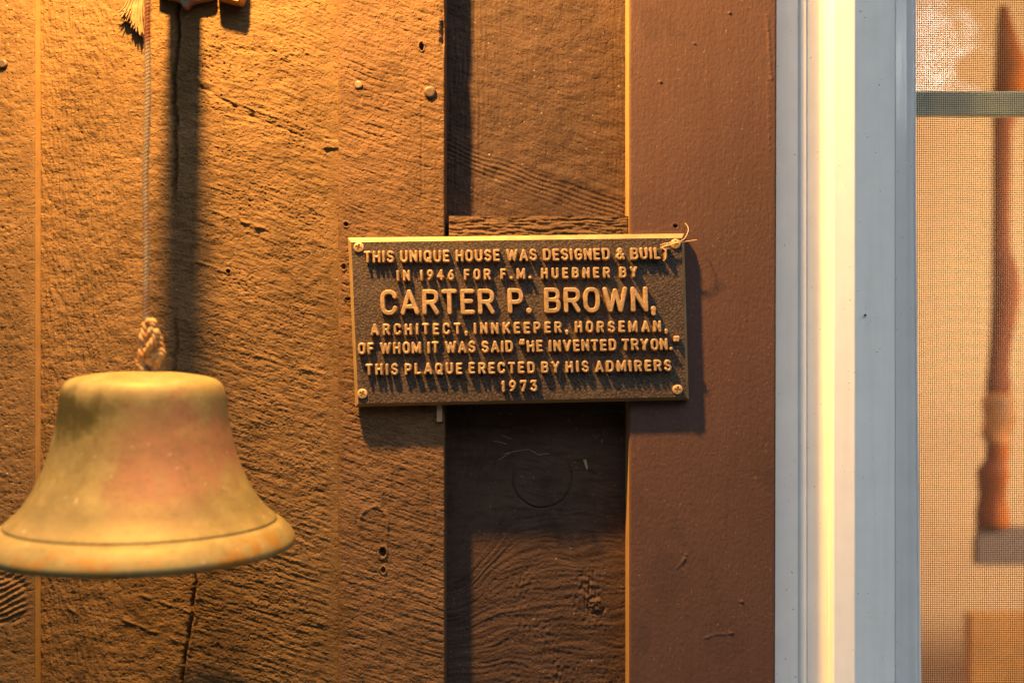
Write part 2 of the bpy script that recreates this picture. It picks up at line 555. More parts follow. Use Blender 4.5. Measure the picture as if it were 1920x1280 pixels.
def relief(name, label, x0, x1, y0, y1, zf, zb, hf, mat, step=2.0, edge=4.0, parent=None, group=None, lean=None, cat='board', pale_sides=()):
    """A sawn board: front face as a dense relief, rounded arrises, and flat sides going back to zb."""
    nx = int(round((x1 - x0) / step)) + 1; ny = int(round((y1 - y0) / step)) + 1
    xs = np.linspace(x0, x1, nx); ys = np.linspace(y0, y1, ny)
    X, Y = np.meshgrid(xs, ys)
    H = hf(X, Y)
    dl = X - x0; dr = x1 - X
    for d in (dl, dr):
        q = np.clip(edge - d, 0, edge)
        H = np.where(d < edge, H * np.clip(d / edge, .35, 1) - (edge - np.sqrt(np.maximum(edge ** 2 - q ** 2, 0))), H)
    if lean is not None:
        X = X + lean(X, Y)
    Z = zf + H
    V = [np.stack([X, Y, Z], -1).reshape(-1, 3)]
    idx = np.arange(nx * ny).reshape(ny, nx)
    F = [np.stack([idx[:-1, :-1], idx[1:, :-1], idx[1:, 1:], idx[:-1, 1:]], -1).reshape(-1, 4)]
    k = nx * ny
    for line in (idx[:, 0], idx[::-1, -1], idx[0, ::-1], idx[-1, :]):
        P = V[0][line]; Q = P.copy(); Q[:, 2] = zb
        n = len(P)
        V += [P, Q]
        a = np.arange(n - 1)
        F.append(np.stack([k + a, k + n + a, k + n + a + 1, k + a + 1], -1)[:, ::-1]); k += 2 * n
    cnt = [len(f) for f in F]
    V = np.concatenate(V); F = np.concatenate(F)
    o = mk(name, Wn(V[:, 0], V[:, 1], V[:, 2]), F, mat, parent, True)
    if pale_sides:                                        # chosen side faces in a paler yellow-brown
        o.data.materials.append(M['paleedge'])
        mi = np.zeros(len(F), np.int32)
        for q in pale_sides:
            a0 = sum(cnt[:1 + q]); mi[a0:a0 + cnt[1 + q]] = 1
        o.data.polygons.foreach_set('material_index', mi)
    tag(o, label, cat, group)
    return o

# ------------------------------------------------------------------ the boards of the wall
Y0, Y1 = -300.0, 1570.0
ZPL, ZBAT, ZREC, ZCAS = -11.0, -6.0, -70.0, 0.0

def h_plank(x, y):
    warp = 9 * gn(x / 120, y / 90, 3)
    v = y - .26 * (x - 350) - .00022 * (x - 350) ** 2 + warp
    rt = sst(250, 420, x)
    saw = gn(x / 70, v / 4.5, 11) * .45 + gn(x / 38, v / 9.0, 12) * .5
    m = np.clip(.5 + 1.4 * gn(x / 160, y / 120, 13), 0, 1)
    per = np.sin(2 * np.pi * v / 12.5 + 3 * gn(x / 70, y / 60, 14)) * m * (.12 + .10 * sst(600, 1000, y)) * rt
    lw = 1 - sst(150, 320, x)
    vert = gn(x / 3.6 - y / 200, y / 60, 15) * (1.0 * lw + .3 * sst(540, 610, x) + .1)
    sx = x - .28 * y
    vert = vert - 3.2 * lw * np.clip(gn(sx / 4.6, y / 15, 27) - .22, 0, 1) * np.clip(.5 + 1.3 * gn(x / 60, y / 90, 28), .1, 1) + .9 * lw * gn(sx / 7, y / 26, 29)
    vf = gn(x / 3.4, y / 18, 25) * .45 * sst(.05, .35, gn(x / 60 + 5, y / 30, 26))
    h = saw * (.35 + .65 * rt) + per + vert + vf + fbm(x / 26, y / 20, 16, 3) * 1.1
    ph = np.clip(.45 + 1.2 * gn(x / 90, y / 70, 17), .08, 1) * (1 - .7 * sst(560, 600, x))
    h = h - 6.0 * pits(x, y, 6.0, 4.6, 18, .26) * ph * (.35 + .65 * rt) - 2.4 * pits(x, y, 3.5, 8.0, 20, .32) * (1 - rt) * .8
    h = h + 1.6 * pits(x, y, 8, 6, 22, .30) * (1 - .6 * sst(560, 600, x))
    # fine sawn nap: short torn fibres lying across the saw lines
    nap = gn((x + .5 * v) / 2.6, (v - .3 * x) / 5.5, 37) * .7 + gn(x / 2.2, v / 2.4, 38) * .55
    h = h + nap * np.clip(.55 + 1.2 * gn(x / 70, y / 55, 39), .15, 1.2) * (.55 + .45 * rt)
    tear = np.clip(gn(x / 10, v / 2.6, 40) - .18, 0, 1) * np.clip(.3 + 1.5 * gn(x / 110, v / 40, 46), 0, 1)
    h = h - 4.2 * tear * rt * (1 - .7 * sst(585, 612, x))
    # the crack down the middle of the board
    cx = 333 - 8 * sst(0, 150, y) + 6 * gn(y / 45, 0 * y + .3, 31) + 3 * gn(y / 9, 0 * y, 32) + 12 * sst(700, 1100, y) * gn(y / 150, 0 * y, 33) + 32 * sst(760, 1000, y) - 14 * sst(1100, 1280, y)
    act = np.clip(sst(410, 330, y) + .55 * sst(560, 620, y) * sst(760, 700, y) + sst(940, 990, y), 0, 1)
    wdt = 3.2 + 1.6 * gn(y / 20, 0 * y, 34)
    h = h - 7 * act * np.exp(-((x - cx) / wdt) ** 2) + 1.8 * act * np.exp(-((x - cx - 7) / 4.) ** 2)
    for (a, b, c, d, w, amp) in ((378, 168, 632, 262, 3, 1.6), (372, 160, 470, 215, 4, -3), (450, 208, 600, 268, 2.5, -2), (470, 100, 632, 95, 3, .8),
                                 (385, 390, 480, 425, 3, 1.6), (440, 412, 640, 470, 3.5, 1.3), (370, 490, 420, 510, 3, 1.4), (380, 640, 600, 700, 3.5, 1.2),
                                 (400, 860, 620, 930, 4, -1.5), (380, 1120, 625, 1190, 3, -1.5), (230, 1165, 360, 1215, 3, 1.5), (240, 1110, 370, 1155, 3, 1.3),
                                 (395, 1010, 600, 1065, 3, 1.4), (110, 1130, 150, 1160, 2.5, 1.3)):
        dd, t = seg(x, y, a, b + 0, c, d)
        dd = dd + 1.5 * gn(x / 12, y / 12, 35)
        h = h + amp * np.exp(-(dd / w) ** 2) * np.clip(.55 + gn(x / 20, y / 20, 36) * 1.3, 0, 1)
    # lifted splinter by the seam
    inside = sst(604, 608, x) * sst(258, 262, y - .08 * (x - 604)) * sst(279, 275, y)
    h = h + 2.0 * inside
    # little round hole
    dh = np.hypot(x - 425, y - 508)
    h = h - 9 * sst(4.2, 2.6, dh) + 1.2 * np.exp(-((dh - 5) / 1.5) ** 2)
    h = h * (1 - .75 * sst(606, 622, x) * (1 - inside))
    return h * 1.6

def h_left(x, y):
    sm = sst(66, 36, x)
    v = y + .42 * (x - 20) + 6 * gn(x / 60, y / 60, 41)
    h = fbm(x / 20, y / 16, 42, 3) * 1.0 + gn(x / 4, y / 60, 43) * .4 - 3.6 * pits(x, y, 6.5, 6, 44, .28)
    low = sst(1060, 1100, y) * sst(1180, 1140, y)
    h = h + low * (1.1 * np.sin(2 * np.pi * v / 11.5 + 2 * gn(x / 40, y / 40, 45)) - 2.5 * np.exp(-((np.hypot((x - 5) / 1.3, (y - 1120)) - 45) / 5) ** 2))
    return 1.7 * h * (.10 + .9 * sm)

def h_batten(x, y):
    warp = 7 * gn(x / 90, y / 80, 51)
    v = y - .33 * (x - 730) + warp
    saw = gn(x / 70, v / 5.0, 52) * .6 + gn(x / 35, v / 11, 53) * .55
    m = np.clip(.35 + 1.6 * gn(x / 110, v / 60, 54), 0, 1)
    dash = np.clip(np.sin(2 * np.pi * v / 15 + 2.5 * gn(x / 90, y / 60, 55)) - .45, 0, 1)
    h = saw - 2.3 * dash * m * np.clip(.4 + 1.6 * gn(x / 9, v / 6, 56), 0, 1)
    h = h + fbm(x / 22, y / 18, 57, 3) * .9 - 3.2 * pits(x, y, 7.5, 4.5, 58, .34) + gn(x / 4, y / 50, 59) * .22
    for (cx, a, b, dp) in ((790, 170, 420, 1.6), (735, 840, 1280, -1.2), (805, 840, 1000, 1.4), (700, 1050, 1280, 1.0)):
        q = cx + 3 * gn(y / 40, 0 * y, 60) - .12 * (y - a) * (1 if a > 800 and cx == 735 else 0) * .5
        h = h - .55 * dp * np.exp(-((x - q) / 2.2) ** 2) * sst(a, a + 40, y) * sst(b, b - 40, y)
    # knot holes below the plaque, gouge above
    for (cx, cy, rx, ry, dp) in ((717, 1036, 6, 9, 9), (718, 1070, 4, 6, 5), (790, 86, 4, 7, 7), (648, 420, 4, 4, 6), (652, 560, 5, 3, 5), (643, 500, 4, 5, 5)):
        d = np.hypot((x - cx) / rx, (y - cy) / ry) + .25 * gn(x / 6, y / 6, 61)
        h = h - dp * sst(1.1, .6, d) + 1.4 * np.exp(-((d - 1.35) / .25) ** 2)
    ring = np.hypot((x - 700) / 1.0, (y - 985) / 1.35) + 3 * gn(x / 18, y / 18, 62)
    h = h + 1.5 * np.exp(-((ring - 26) / 3) ** 2) * sst(1010, 985, y)
    # nibbled arris at the top right
    nb = sst(822, 834, x + 7 * gn(y / 14, 0 * y + 2, 63)) * np.exp(-((y - 60) / 28) ** 2)
    h = h - 10 * nb
    h = h * (1 - .6 * sst(645, 637, x))
    h = h + .5 * gn(x / 2.6, y / 2.8, 64) * (1 - .6 * sst(645, 637, x))
    return h * 1.5

def h_rec(x, y):
    cx, cy = 1018, 906
    r = np.hypot(x - cx, y - cy)
    warp = 8 * gn(x / 80, y / 80, 71)
    up = sst(560, 480, y)
    v = y - .36 * (x - 1000) + warp
    h_up = gn(x / 60, v / 5.5, 72) * .5 + gn(x / 5, y / 55, 73) * (.35 + .8 * sst(960, 880, x) + .35 * sst(1120, 1160, x)) + fbm(x / 34, y / 26, 74, 4) * 1.3
    h_up = h_up - 2.4 * pits(x, y, 7, 5, 75, .34) * np.clip(.2 + 1.6 * gn(x / 90, y / 80, 76), 0, 1)
    d, t = seg(x, y, 975, 290, 1180, 350)
    h_up = h_up + 1.8 * np.exp(-((v - 300) / 10) ** 2) * sst(960, 1010, x) + .6 * np.sin(2 * np.pi * (v - .0) / 9) * np.exp(-((v - 330) / 26) ** 2)
    # grain flowing round the knot below
    bend = y + 260 * np.exp(-((y - 960) / 190) ** 2) * np.exp(-((x - 830) / 85) ** 2) * -1 + 18 * gn(x / 70, y / 70, 77)
    low = 1.1 * gn(x / 60, bend / 8, 78) + .6 * gn(x / 90, bend / 17, 79) * 1.6
    low = low * sst(46, 75, r) + (1 - sst(46, 75, r)) * .7 * gn(x / 40, (y - .3 * x) / 6, 80)
    low = low - 3.0 * np.exp(-((r - 57 - 2 * gn(x / 30, y / 30, 81)) / 1.8) ** 2) * sst(cy - 40, cy - 5, y)
    rough = sst(1050, 1110, y) * sst(880, 920, x)
    chunk = (gn(x / 7, y / 9, 82) + .8 * gn(x / 4, y / 26, 83)) * 2.6 * np.clip(.15 + 1.6 * gn(x / 60, y / 90, 84), 0, 1)
    low = low + rough * (chunk - 3 * pits(x, y, 6, 9, 85, .25))
    dk = np.hypot(x - 1123, y - 1152)
    dk = dk + 4 * gn(x / 9, y / 9, 87)
    low = low + 3.2 * sst(16, 8, dk) * (.6 + gn(x / 5, y / 5, 88)) - 1.6 * np.exp(-((dk - 17) / 3) ** 2)
    return (h_up * up + low * (1 - up)) * 1.35 + .45 * gn(x / 2.8, y / 3.4, 86)

def h_cas(x, y):
    h = fbm(x / 7, y / 8, 91, 3) * .17 + gn(x / 40, y / 120, 92) * .35 + .35 * np.clip(gn(x / 6, y / 4.5, 93) - .1, 0, 1) + .05 * gn(x / 5, y / 60, 94)
    for (cx, cy, r, dp) in ((1267, 424, 5, 7), (1302, 82, 3, -3), (1238, 154, 4, -2.5), (1393, 1127, 4, -2.0), (1368, 25, 4, -2.5)):
        d = np.hypot(x - cx, (y - cy) * 1.3)
        h = h - dp * sst(r, r * .4, d) + (1.2 * np.exp(-((d - r - 1) / 1.5) ** 2) if dp > 0 else 0)
    for (a, b, c, d, w, amp) in ((1271, 1064, 1282, 1052, 2.0, 1.6), (1281, 1053, 1288, 1040, 2.4, 2.2), (1322, 1196, 1345, 1188, 1.5, 1.5), (1345, 1188, 1377, 1186, 2.0, 1.8), (1438, 30, 1446, 150, 3, 1.6), (1440, 150, 1444, 280, 3, .9)):
        q, t = seg(x, y, a, b, c, d)
        h = h + amp * np.exp(-(q / w) ** 2) * np.clip(.6 + 1.3 * gn(x / 6, y / 6, 95), 0, 1.4)
    return h

XL_A, XL_B = real(65, 13) - 5, 632 - 0.0
boards = 'rough sawn brown boards of the wall'
b_left = relief('wall_board', 'brown rough sawn board at the far left edge, its bright side facing the bell', -560, XL_A + 5, Y0, Y1, 13, -70, h_left, M['plank'], 1.7, 3, group=boards, pale_sides=(1,))
b_plank = relief('wall_board', 'widest rough brown board, behind the hanging bell and its rope', XL_A + 5.6, real(633, ZBAT) + 3, Y0, Y1, ZPL, -70, h_plank, M['plank'], 1.25, .6, group=boards)
b_bat = relief('wall_board', 'narrow brown batten with two round nail heads, left of the deep recess', real(633, ZBAT) + .6, real(834, ZBAT), Y0, Y1, ZBAT, -70, h_batten, M['batten'], 1.3, 4, group=boards, pale_sides=(0,))
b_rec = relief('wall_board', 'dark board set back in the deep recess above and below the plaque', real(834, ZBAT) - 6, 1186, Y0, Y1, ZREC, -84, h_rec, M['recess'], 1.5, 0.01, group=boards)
b_cas = relief('casing_board', 'smooth painted brown casing board beside the white window trim', 1180, 1457, Y0, Y1, ZCAS, -90, h_cas, M['casing'], 2.0, 3.5, group=None, pale_sides=(0,),
               lean=lambda X, Y: -(Y / 1280.0) * 3.0 * (X - 1180) / 277.0)

def h_blk(x, y):
    v = y + 4 * gn(x / 40, y / 30, 101)
    h = 3.5 * gn(x / 45, v / 4.5, 102) + 2.2 * gn(x / 14, v / 3, 103) - 5 * pits(x, v, 22, 4, 104, .2)
    top = sst(realy(405, -12), realy(405, -12) + 5, y)
    return h * top * sst(realy(440, 0) + 60, realy(440, 0) + 30, y)
blk = relief('wood_block', 'splintered wooden block wedged across the recess behind the plaque top', 841, 1179.5, realy(405, -12), 700, -12, -72, h_blk, M['block'], 1.6, 2, cat='block')

def nail(x, y, z, r, hgt, parent):
    m = MB(); n = 18; v = []
    prof = [(r, -5), (r, hgt * .7), (r * .93, hgt), (r * .5, hgt * 1.04), (0.01, hgt * 1.0)]
    ph = random.random() * 6
    for (rr, zz) in prof:
        for k in range(n):
            a = 2 * math.pi * k / n
            w = 1 + .05 * math.sin(3 * a + ph)
            v.append((x + rr * w * math.cos(a), y + rr * w * math.sin(a) * .96, z + zz + (1.1 * math.sin(a + ph) * rr / r if zz > 0 else 0)))
    f = [(i * n + k, i * n + (k + 1) % n, (i + 1) * n + (k + 1) % n, (i + 1) * n + k) for i in range(len(prof) - 1) for k in range(n)]
    m.add(v, f)
    return m.build('nail', M['nail'], parent, True)
nail(12, 124, 13, 9, 5, b_left)
nail(671, 158, ZBAT, 8, 2.6, b_bat)
nail(806, 172, ZBAT, 11.5, 5, b_bat)

# ------------------------------------------------------------------ the plaque
TL, TR, BR, BL = (651, 445), (1284, 437), (1293, 750), (665, 763)
ZP = 24.0                                # front of the field
def pq(u, v, z):                         # plaque coordinates -> wall coordinates
    px = (TL[0] * (1 - u) + TR[0] * u) * (1 - v) + (BL[0] * (1 - u) + BR[0] * u) * v
    py = (TL[1] * (1 - u) + TR[1] * u) * (1 - v) + (BL[1] * (1 - u) + BR[1] * u) * v
    return (real(px, ZP), realy(py, ZP), z)
pc = pq(.5, 1, 0)
plaque = thing('plaque', 'rectangular bronze plaque with seven raised lines of brass lettering', 'plaque', W(pc[0], pc[1], 0))
iu, iv = 7.0 / 630, 9.0 / 316
m = MB()
cor = [(0, 0), (1, 0), (1, 1), (0, 1)]
inn = [(iu, iv), (1 - iu * .85, iv), (1 - iu * .85, 1 - iv * .75), (iu, 1 - iv * .75)]
v = [pq(a, b, .4) for a, b in cor] + [pq(a, b, ZP - 9) for a, b in cor] + [pq(a, b, ZP) for a, b in inn]
f = [(0, 1, 2, 3)] + [(i, (i + 1) % 4, 4 + (i + 1) % 4, 4 + i) for i in range(4)] + [(4 + i, 4 + (i + 1) % 4, 8 + (i + 1) % 4, 8 + i) for i in range(4)]
m.add(v, f)
m.build('border', M['border'], plaque)
m = MB()
NU, NV = 150, 76
v = []
for j in range(NV + 1):
    for i in range(NU + 1):
        u = inn[0][0] + (inn[1][0] - inn[0][0]) * i / NU; w = inn[0][1] + (inn[2][1] - inn[0][1]) * j / NV
        p = pq(u, w, ZP - .15)
        v.append((p[0], p[1], p[2] + (.5 * float(gn(np.array(p[0] / 30), np.array(p[1] / 30), 5)) if 0 < i < NU and 0 < j < NV else 0)))
f = [(j * (NU + 1) + i, j * (NU + 1) + i + 1, (j + 1) * (NU + 1) + i + 1, (j + 1) * (NU + 1) + i) for j in range(NV) for i in range(NU)]
m.add(v, f)
m.build('field', M['field'], plaque, True)

RELIEF = 12.0
def arc(cx, cy, rx, ry, a0, a1, n=14, e=2.0):
    out = []
    for i in range(n + 1):
        t = math.radians(a0 + (a1 - a0) * i / n)
        c, q = math.cos(t), math.sin(t)
        out.append((cx + rx * math.copysign(abs(c) ** (2 / e), c), cy + ry * math.copysign(abs(q) ** (2 / e), q)))
    return out
def glyphs():
    """Stroke centre lines of plain gothic capitals; x and y run 0..1 over the letter, y up. Value: (width / cap height, strokes)."""
    G = {}
    o = arc(.5, .5, .5, .5, 90, 450, 36, 2.7)
    G['A'] = (.74, [[(0, 0), (.5, 1), (1, 0)], [(.17, .29), (.83, .29)]])
    bowl = lambda y0, y1, x=1.0: [(0, y1), (.5, y1)] + arc(.5, (y0 + y1) / 2, x - .5, (y1 - y0) / 2, 90, -90, 12, 2.5) + [(.5, y0), (0, y0)]
    G['B'] = (.64, [[(0, 0), (0, 1)], bowl(.53, 1, .95), bowl(0, .53, 1.0)])
    G['C'] = (.66, [arc(.5, .68, .5, .32, 14, 180, 16, 2.3) + arc(.5, .32, .5, .32, 180, 346, 16, 2.3)])
    G['D'] = (.66, [[(0, 0), (0, 1)], [(0, 1), (.42, 1)] + arc(.42, .5, .58, .5, 90, -90, 20, 2.7) + [(.42, 0), (0, 0)]])
    G['E'] = (.56, [[(1, 1), (0, 1), (0, 0), (1, 0)], [(0, .52), (.86, .52)]])
    G['F'] = (.55, [[(1, 1), (0, 1), (0, 0)], [(0, .50), (.84, .50)]])
    G['G'] = (.66, [arc(.5, .68, .5, .32, 16, 180, 16, 2.3) + arc(.5, .34, .5, .34, 180, 360, 16, 2.3) + [(1, .46), (.60, .46)]])
    G['H'] = (.66, [[(0, 0), (0, 1)], [(1, 0), (1, 1)], [(0, .52), (1, .52)]])
    G['I'] = (0, [[(.5, 0), (.5, 1)]])
    G['K'] = (.68, [[(0, 0), (0, 1)], [(1, 1), (0, .36)], [(.34, .58), (1, 0)]])
    G['L'] = (.54, [[(0, 1), (0, 0), (1, 0)]])
    G['M'] = (.82, [[(0, 0), (0, 1), (.5, .12), (1, 1), (1, 0)]])
    G['N'] = (.67, [[(0, 0), (0, 1), (1, 0), (1, 1)]])
    G['O'] = (.66, [o])
    G['P'] = (.62, [[(0, 0), (0, 1)], bowl(.44, 1)])
    G['Q'] = (.68, [o, [(.56, .26), (1.02, -.06)]])
    G['R'] = (.65, [[(0, 0), (0, 1)], bowl(.48, 1), [(.52, .48), (1, 0)]])
    G['S'] = (.62, [arc(.5, .765, .46, .235, 22, 180, 12, 2.1) + arc(.5, .765, .46, .25, 180, 262, 8) + arc(.5, .255, .5, .255, 80, -10, 10) + arc(.5, .25, .5, .25, -10, -160, 14, 2.1)])
    G['T'] = (.62, [[(0, 1), (1, 1)], [(.5, 1), (.5, 0)]])
    G['U'] = (.66, [[(0, 1), (0, .36)] + arc(.5, .36, .5, .36, 180, 360, 18, 2.3) + [(1, 1)]])
    G['V'] = (.72, [[(0, 1), (.5, 0), (1, 1)]])
    G['W'] = (.98, [[(0, 1), (.25, 0), (.5, .92), (.75, 0), (1, 1)]])
    G['Y'] = (.70, [[(0, 1), (.5, .42), (1, 1)], [(.5, .42), (.5, 0)]])
    G['1'] = (.30, [[(.08, .78), (.72, 1), (.72, 0)]])
    G['3'] = (.58, [[(.0, .93), (.08, 1.0), (.9, 1.0), (.45, .58)], arc(.45, .29, .53, .29, 92, -150, 18)])
    G['4'] = (.68, [[(.72, 0), (.72, 1), (0, .30), (1, .30)]])
    G['6'] = (.60, [arc(.5, .30, .5, .30, 90, 450, 24), [(.84, .98), (.55, .88), (.2, .62), (.02, .34)]])
    G['7'] = (.58, [[(0, .9), (0, 1), (1, 1), (.36, 0)]])
    G['9'] = (.60, [arc(.5, .70, .5, .30, 90, 450, 24), [(.16, .02), (.45, .12), (.8, .38), (.98, .66)]])
    G['&'] = (.74, [[(1, 0), (.30, .66)] + arc(.44, .80, .22, .20, 210, -20, 14) + [(.60, .66), (.12, .38)] + arc(.36, .24, .36, .24, 160, 290, 10) + [(.70, .16), (.95, .44)]])
    G['.'] = (.10, [[(.5, .03), (.5, .035)]])
    G[','] = (.12, [[(.5, .03), (.6, .03)], [(.75, -.02), (.35, -.20)]])
    G['\u201c'] = (.50, [[(.06, .82), (.08, .82)], [(.0, .88), (.24, 1.16)], [(.78, .82), (.80, .82)], [(.72, .88), (.96, 1.16)]])
    G['\u201d'] = (.50, [[(.16, 1.20), (.18, 1.20)], [(.24, 1.14), (.02, .88)], [(.88, 1.20), (.90, 1.20)], [(.96, 1.14), (.74, .88)]])
    return G
GL = glyphs()
def lettering(text, x0, x1, yl, yr, cap, stroke, wsc=1.0, spc=.62):
    """One cast line of raised capitals. x0..x1, base lines yl / yr at its two ends and cap height as seen in the photograph."""
    hw = stroke / 2
    wid = [0 if c == ' ' else max(stroke, GL[c][0] * cap * wsc) for c in text]
    ns = text.count(' '); ng = len(text) - 1 - 2 * ns
    space = spc * cap
    gap = (x1 - x0 - sum(wid) - ns * space) / max(1, ng)
    SEG = []; x = x0; rs = random.Random(len(text) * 13 + int(x0))
    for i, c in enumerate(text):
        if c == ' ':
            x += space - gap if False else space
            continue
        w_ = wid[i]; jx = rs.uniform(-.35, .35); jy = rs.uniform(-.4, .4); ja = rs.uniform(-.012, .012)
        for st in GL[c][1]:
            P = [(x + hw + p[0] * (w_ - 2 * hw) + jx + ja * p[1] * cap, hw + p[1] * (cap - 2 * hw) + jy) for p in st]
            if c in '.,\u201c\u201d' and len(st) == 2 and abs(st[0][1] - st[1][1]) < .01:
                SEG += [(*P[0], *P[1], hw * 1.28)]
            else:
                SEG += [(*P[k], *P[k + 1], hw * (1 + rs.uniform(-.03, .03))) for k in range(len(P) - 1)]
        x += w_
        if i + 1 < len(text) and text[i + 1] != ' ':
            x += gap
    h = .62
    gx = np.arange(x0 - 4, x1 + 4, h); gy = np.arange(-.34 * cap, cap * 1.2, h)
    nx, ny = len(gx), len(gy)
    D = np.full((ny, nx), 9.0)
    for (ax, ay, bx, by_, r) in SEG:
        i0 = max(0, int((min(ax, bx) - r - 3 - gx[0]) / h)); i1 = min(nx, int((max(ax, bx) + r + 3 - gx[0]) / h) + 2)
        j0 = max(0, int((min(ay, by_) - r - 3 - gy[0]) / h)); j1 = min(ny, int((max(ay, by_) + r + 3 - gy[0]) / h) + 2)
        XX, YY = np.meshgrid(gx[i0:i1], gy[j0:j1])
        d, _ = seg(XX, YY, ax, ay, bx, by_)
        D[j0:j1, i0:i1] = np.minimum(D[j0:j1, i0:i1], d - r)
    XX, YY = np.meshgrid(gx, gy)
    XX = XX.astype(float); YY = YY.astype(float)
    D = D + .22 * gn(XX / 3.0, YY / 3.0, int(x0) % 90 + 1)
    cell = ((D[:-1, :-1] < 0).astype(int) + (D[1:, :-1] < 0) + (D[1:, 1:] < 0) + (D[:-1, 1:] < 0)) >= 2
    used = np.zeros((ny, nx), bool); full = np.ones((ny, nx), int) * 0
    for a_, b_ in ((0, 0), (1, 0), (0, 1), (1, 1)):
        used[a_:ny - 1 + a_, b_:nx - 1 + b_] |= cell
        full[a_:ny - 1 + a_, b_:nx - 1 + b_] += cell
    rim = used & (full < 4)
    GY_, GX_ = np.gradient(D, h)
    gl = np.maximum(np.hypot(GX_, GY_), .3)
    mv = np.where(rim, -D / gl, 0); mv = np.clip(mv, -h, h)
    XX = XX + mv * GX_ / gl; YY = YY + mv * GY_ / gl
    dep = np.where(rim, 0, np.maximum(-D, 0))
    top = ZP + RELIEF - 1.0 * (1 - np.clip(dep / .9, 0, 1)) ** 2 + .25 * gn(XX / 6, YY / 6, 77)
    def to_wall(ax, ay, z):
        t = (ax - x0) / (x1 - x0)
        px = ax - .036 * ay
        py = yl + (yr - yl) * t - ay
        zw = ZP + RELIEF
        return Wn(real(px, zw), realy(py, zw), z)
    ids = -np.ones((ny, nx), int); ids[used] = np.arange(used.sum())
    V = [to_wall(XX[used], YY[used], top[used])]
    c = np.argwhere(cell)
    F = [np.stack([ids[c[:, 0], c[:, 1]], ids[c[:, 0], c[:, 1] + 1], ids[c[:, 0] + 1, c[:, 1] + 1], ids[c[:, 0] + 1, c[:, 1]]], -1)]
    # flared sides down to the field
    E = []
    for (j, i) in c:
        if j == 0 or not cell[j - 1, i]: E.append((ids[j, i], ids[j, i + 1]))
        if j == ny - 2 or not cell[j + 1, i]: E.append((ids[j + 1, i + 1], ids[j + 1, i]))
        if i == 0 or not cell[j, i - 1]: E.append((ids[j + 1, i], ids[j, i]))
        if i == nx - 2 or not cell[j, i + 1]: E.append((ids[j, i + 1], ids[j + 1, i + 1]))
    E = np.array(E)
    uniq = np.unique(E)
    k0 = int(used.sum())
    mp = -np.ones(k0, int); mp[uniq] = k0 + np.arange(len(uniq))
    fx, fy = XX[used][uniq], YY[used][uniq]
    ngx, ngy = (GX_ / gl)[used][uniq], (GY_ / gl)[used][uniq]
    V.append(to_wall(fx + .9 * ngx, fy + .9 * ngy, np.full(len(uniq), ZP - 1.5)))
    F.append(np.stack([E[:, 1], E[:, 0], mp[E[:, 0]], mp[E[:, 1]]], -1))
    return mk('lettering', np.concatenate(V), np.concatenate(F), M['letter'], plaque, True)
lettering('THIS UNIQUE HOUSE WAS DESIGNED & BUILT', 682, 1256, 493, 486, 22.5, 4.7, .97, .52)
lettering('IN 1946 FOR F.M. HUEBNER BY', 744, 1196, 527, 520, 20.5, 4.5, .95, .90)
lettering('CARTER P. BROWN,', 714, 1230, 591, 584, 47, 7.8, 1.0, .55)
lettering('ARCHITECT, INNKEEPER, HORSEMAN,', 695, 1252, 629, 622, 21.5, 4.6, .95, .60)
lettering('OF WHOM IT WAS SAID \u201cHE INVENTED TRYON.\u201d', 671, 1276, 664.5, 656, 22.0, 4.7, .97, .52)
lettering('THIS PLAQUE ERECTED BY HIS ADMIRERS', 685, 1260, 704, 696, 21.5, 4.6, .97, .58)
lettering('1973', 941, 1008, 735, 733.5, 21.5, 4.5, 1.0)

def screw(px, py, rot, R=9.5):
    x, y = real(px, ZP + 5), realy(py, ZP + 5)
    nr, na = 14, 48
    V = []; F = []
    for i in range(nr + 1):
        r = R * i / nr
        for k in range(na):
            a = 2 * math.pi * k / na
            z = 4.6 - 1.6 * (r / R) ** 2 if i < nr else 1.0
            ca, sa = r * math.cos(a - rot), r * math.sin(a - rot)
            w = 1.7
            L = 5.6
            inside = (abs(ca) < w and abs(sa) < L) or (abs(sa) < w and abs(ca) < L)
            if inside: z -= 4.2
            V.append((x + r * math.cos(a), y + r * math.sin(a), ZP + z))
    for k in range(na):
        a = 2 * math.pi * k / na
        V.append((x + R * math.cos(a), y + R * math.sin(a), ZP - 2))
    for i in range(nr + 1):
        for k in range(na):
            F.append((i * na + k, i * na + (k + 1) % na, (i + 1) * na + (k + 1) % na, (i + 1) * na + k))
    m = MB(); m.add(V, F)
    return m.build('screw', M['screw'], plaque)
screw(672, 463, .3); screw(1267, 457, .05); screw(1271, 730, .15); screw(679, 738, .5)

# ------------------------------------------------------------------ bell
ZB = 308.0
BX = real(271, ZB); sB = (CD - ZB) / CD
def by(py): return realy(py, ZB)
bell = thing('bell', 'weathered brass bell hanging by a knotted rope before the brown boards', 'bell', W(BX, by(697), ZB))
prof = [(0, 696), (30, 696.5), (62, 698), (95, 702), (120, 707), (134, 713), (142, 722), (146.5, 735), (149, 752), (153, 785), (159, 815), (167, 848),
        (178, 880), (193, 912), (212, 942), (226, 958), (235, 966), (240, 970.5), (242, 973), (241.6, 974.0), (242.0, 975.6), (242.8, 976.8), (246, 978), (254, 981), (263, 988.5), (271, 998), (276.5, 1008), (277.8, 1015), (275.5, 1021), (269, 1025),
        (260, 1023), (250, 1012), (236, 990), (215, 960), (190, 920), (170, 870), (158, 815), (146, 760), (138, 730), (110, 716), (0, 712)]
n = 160
V = []; F = []
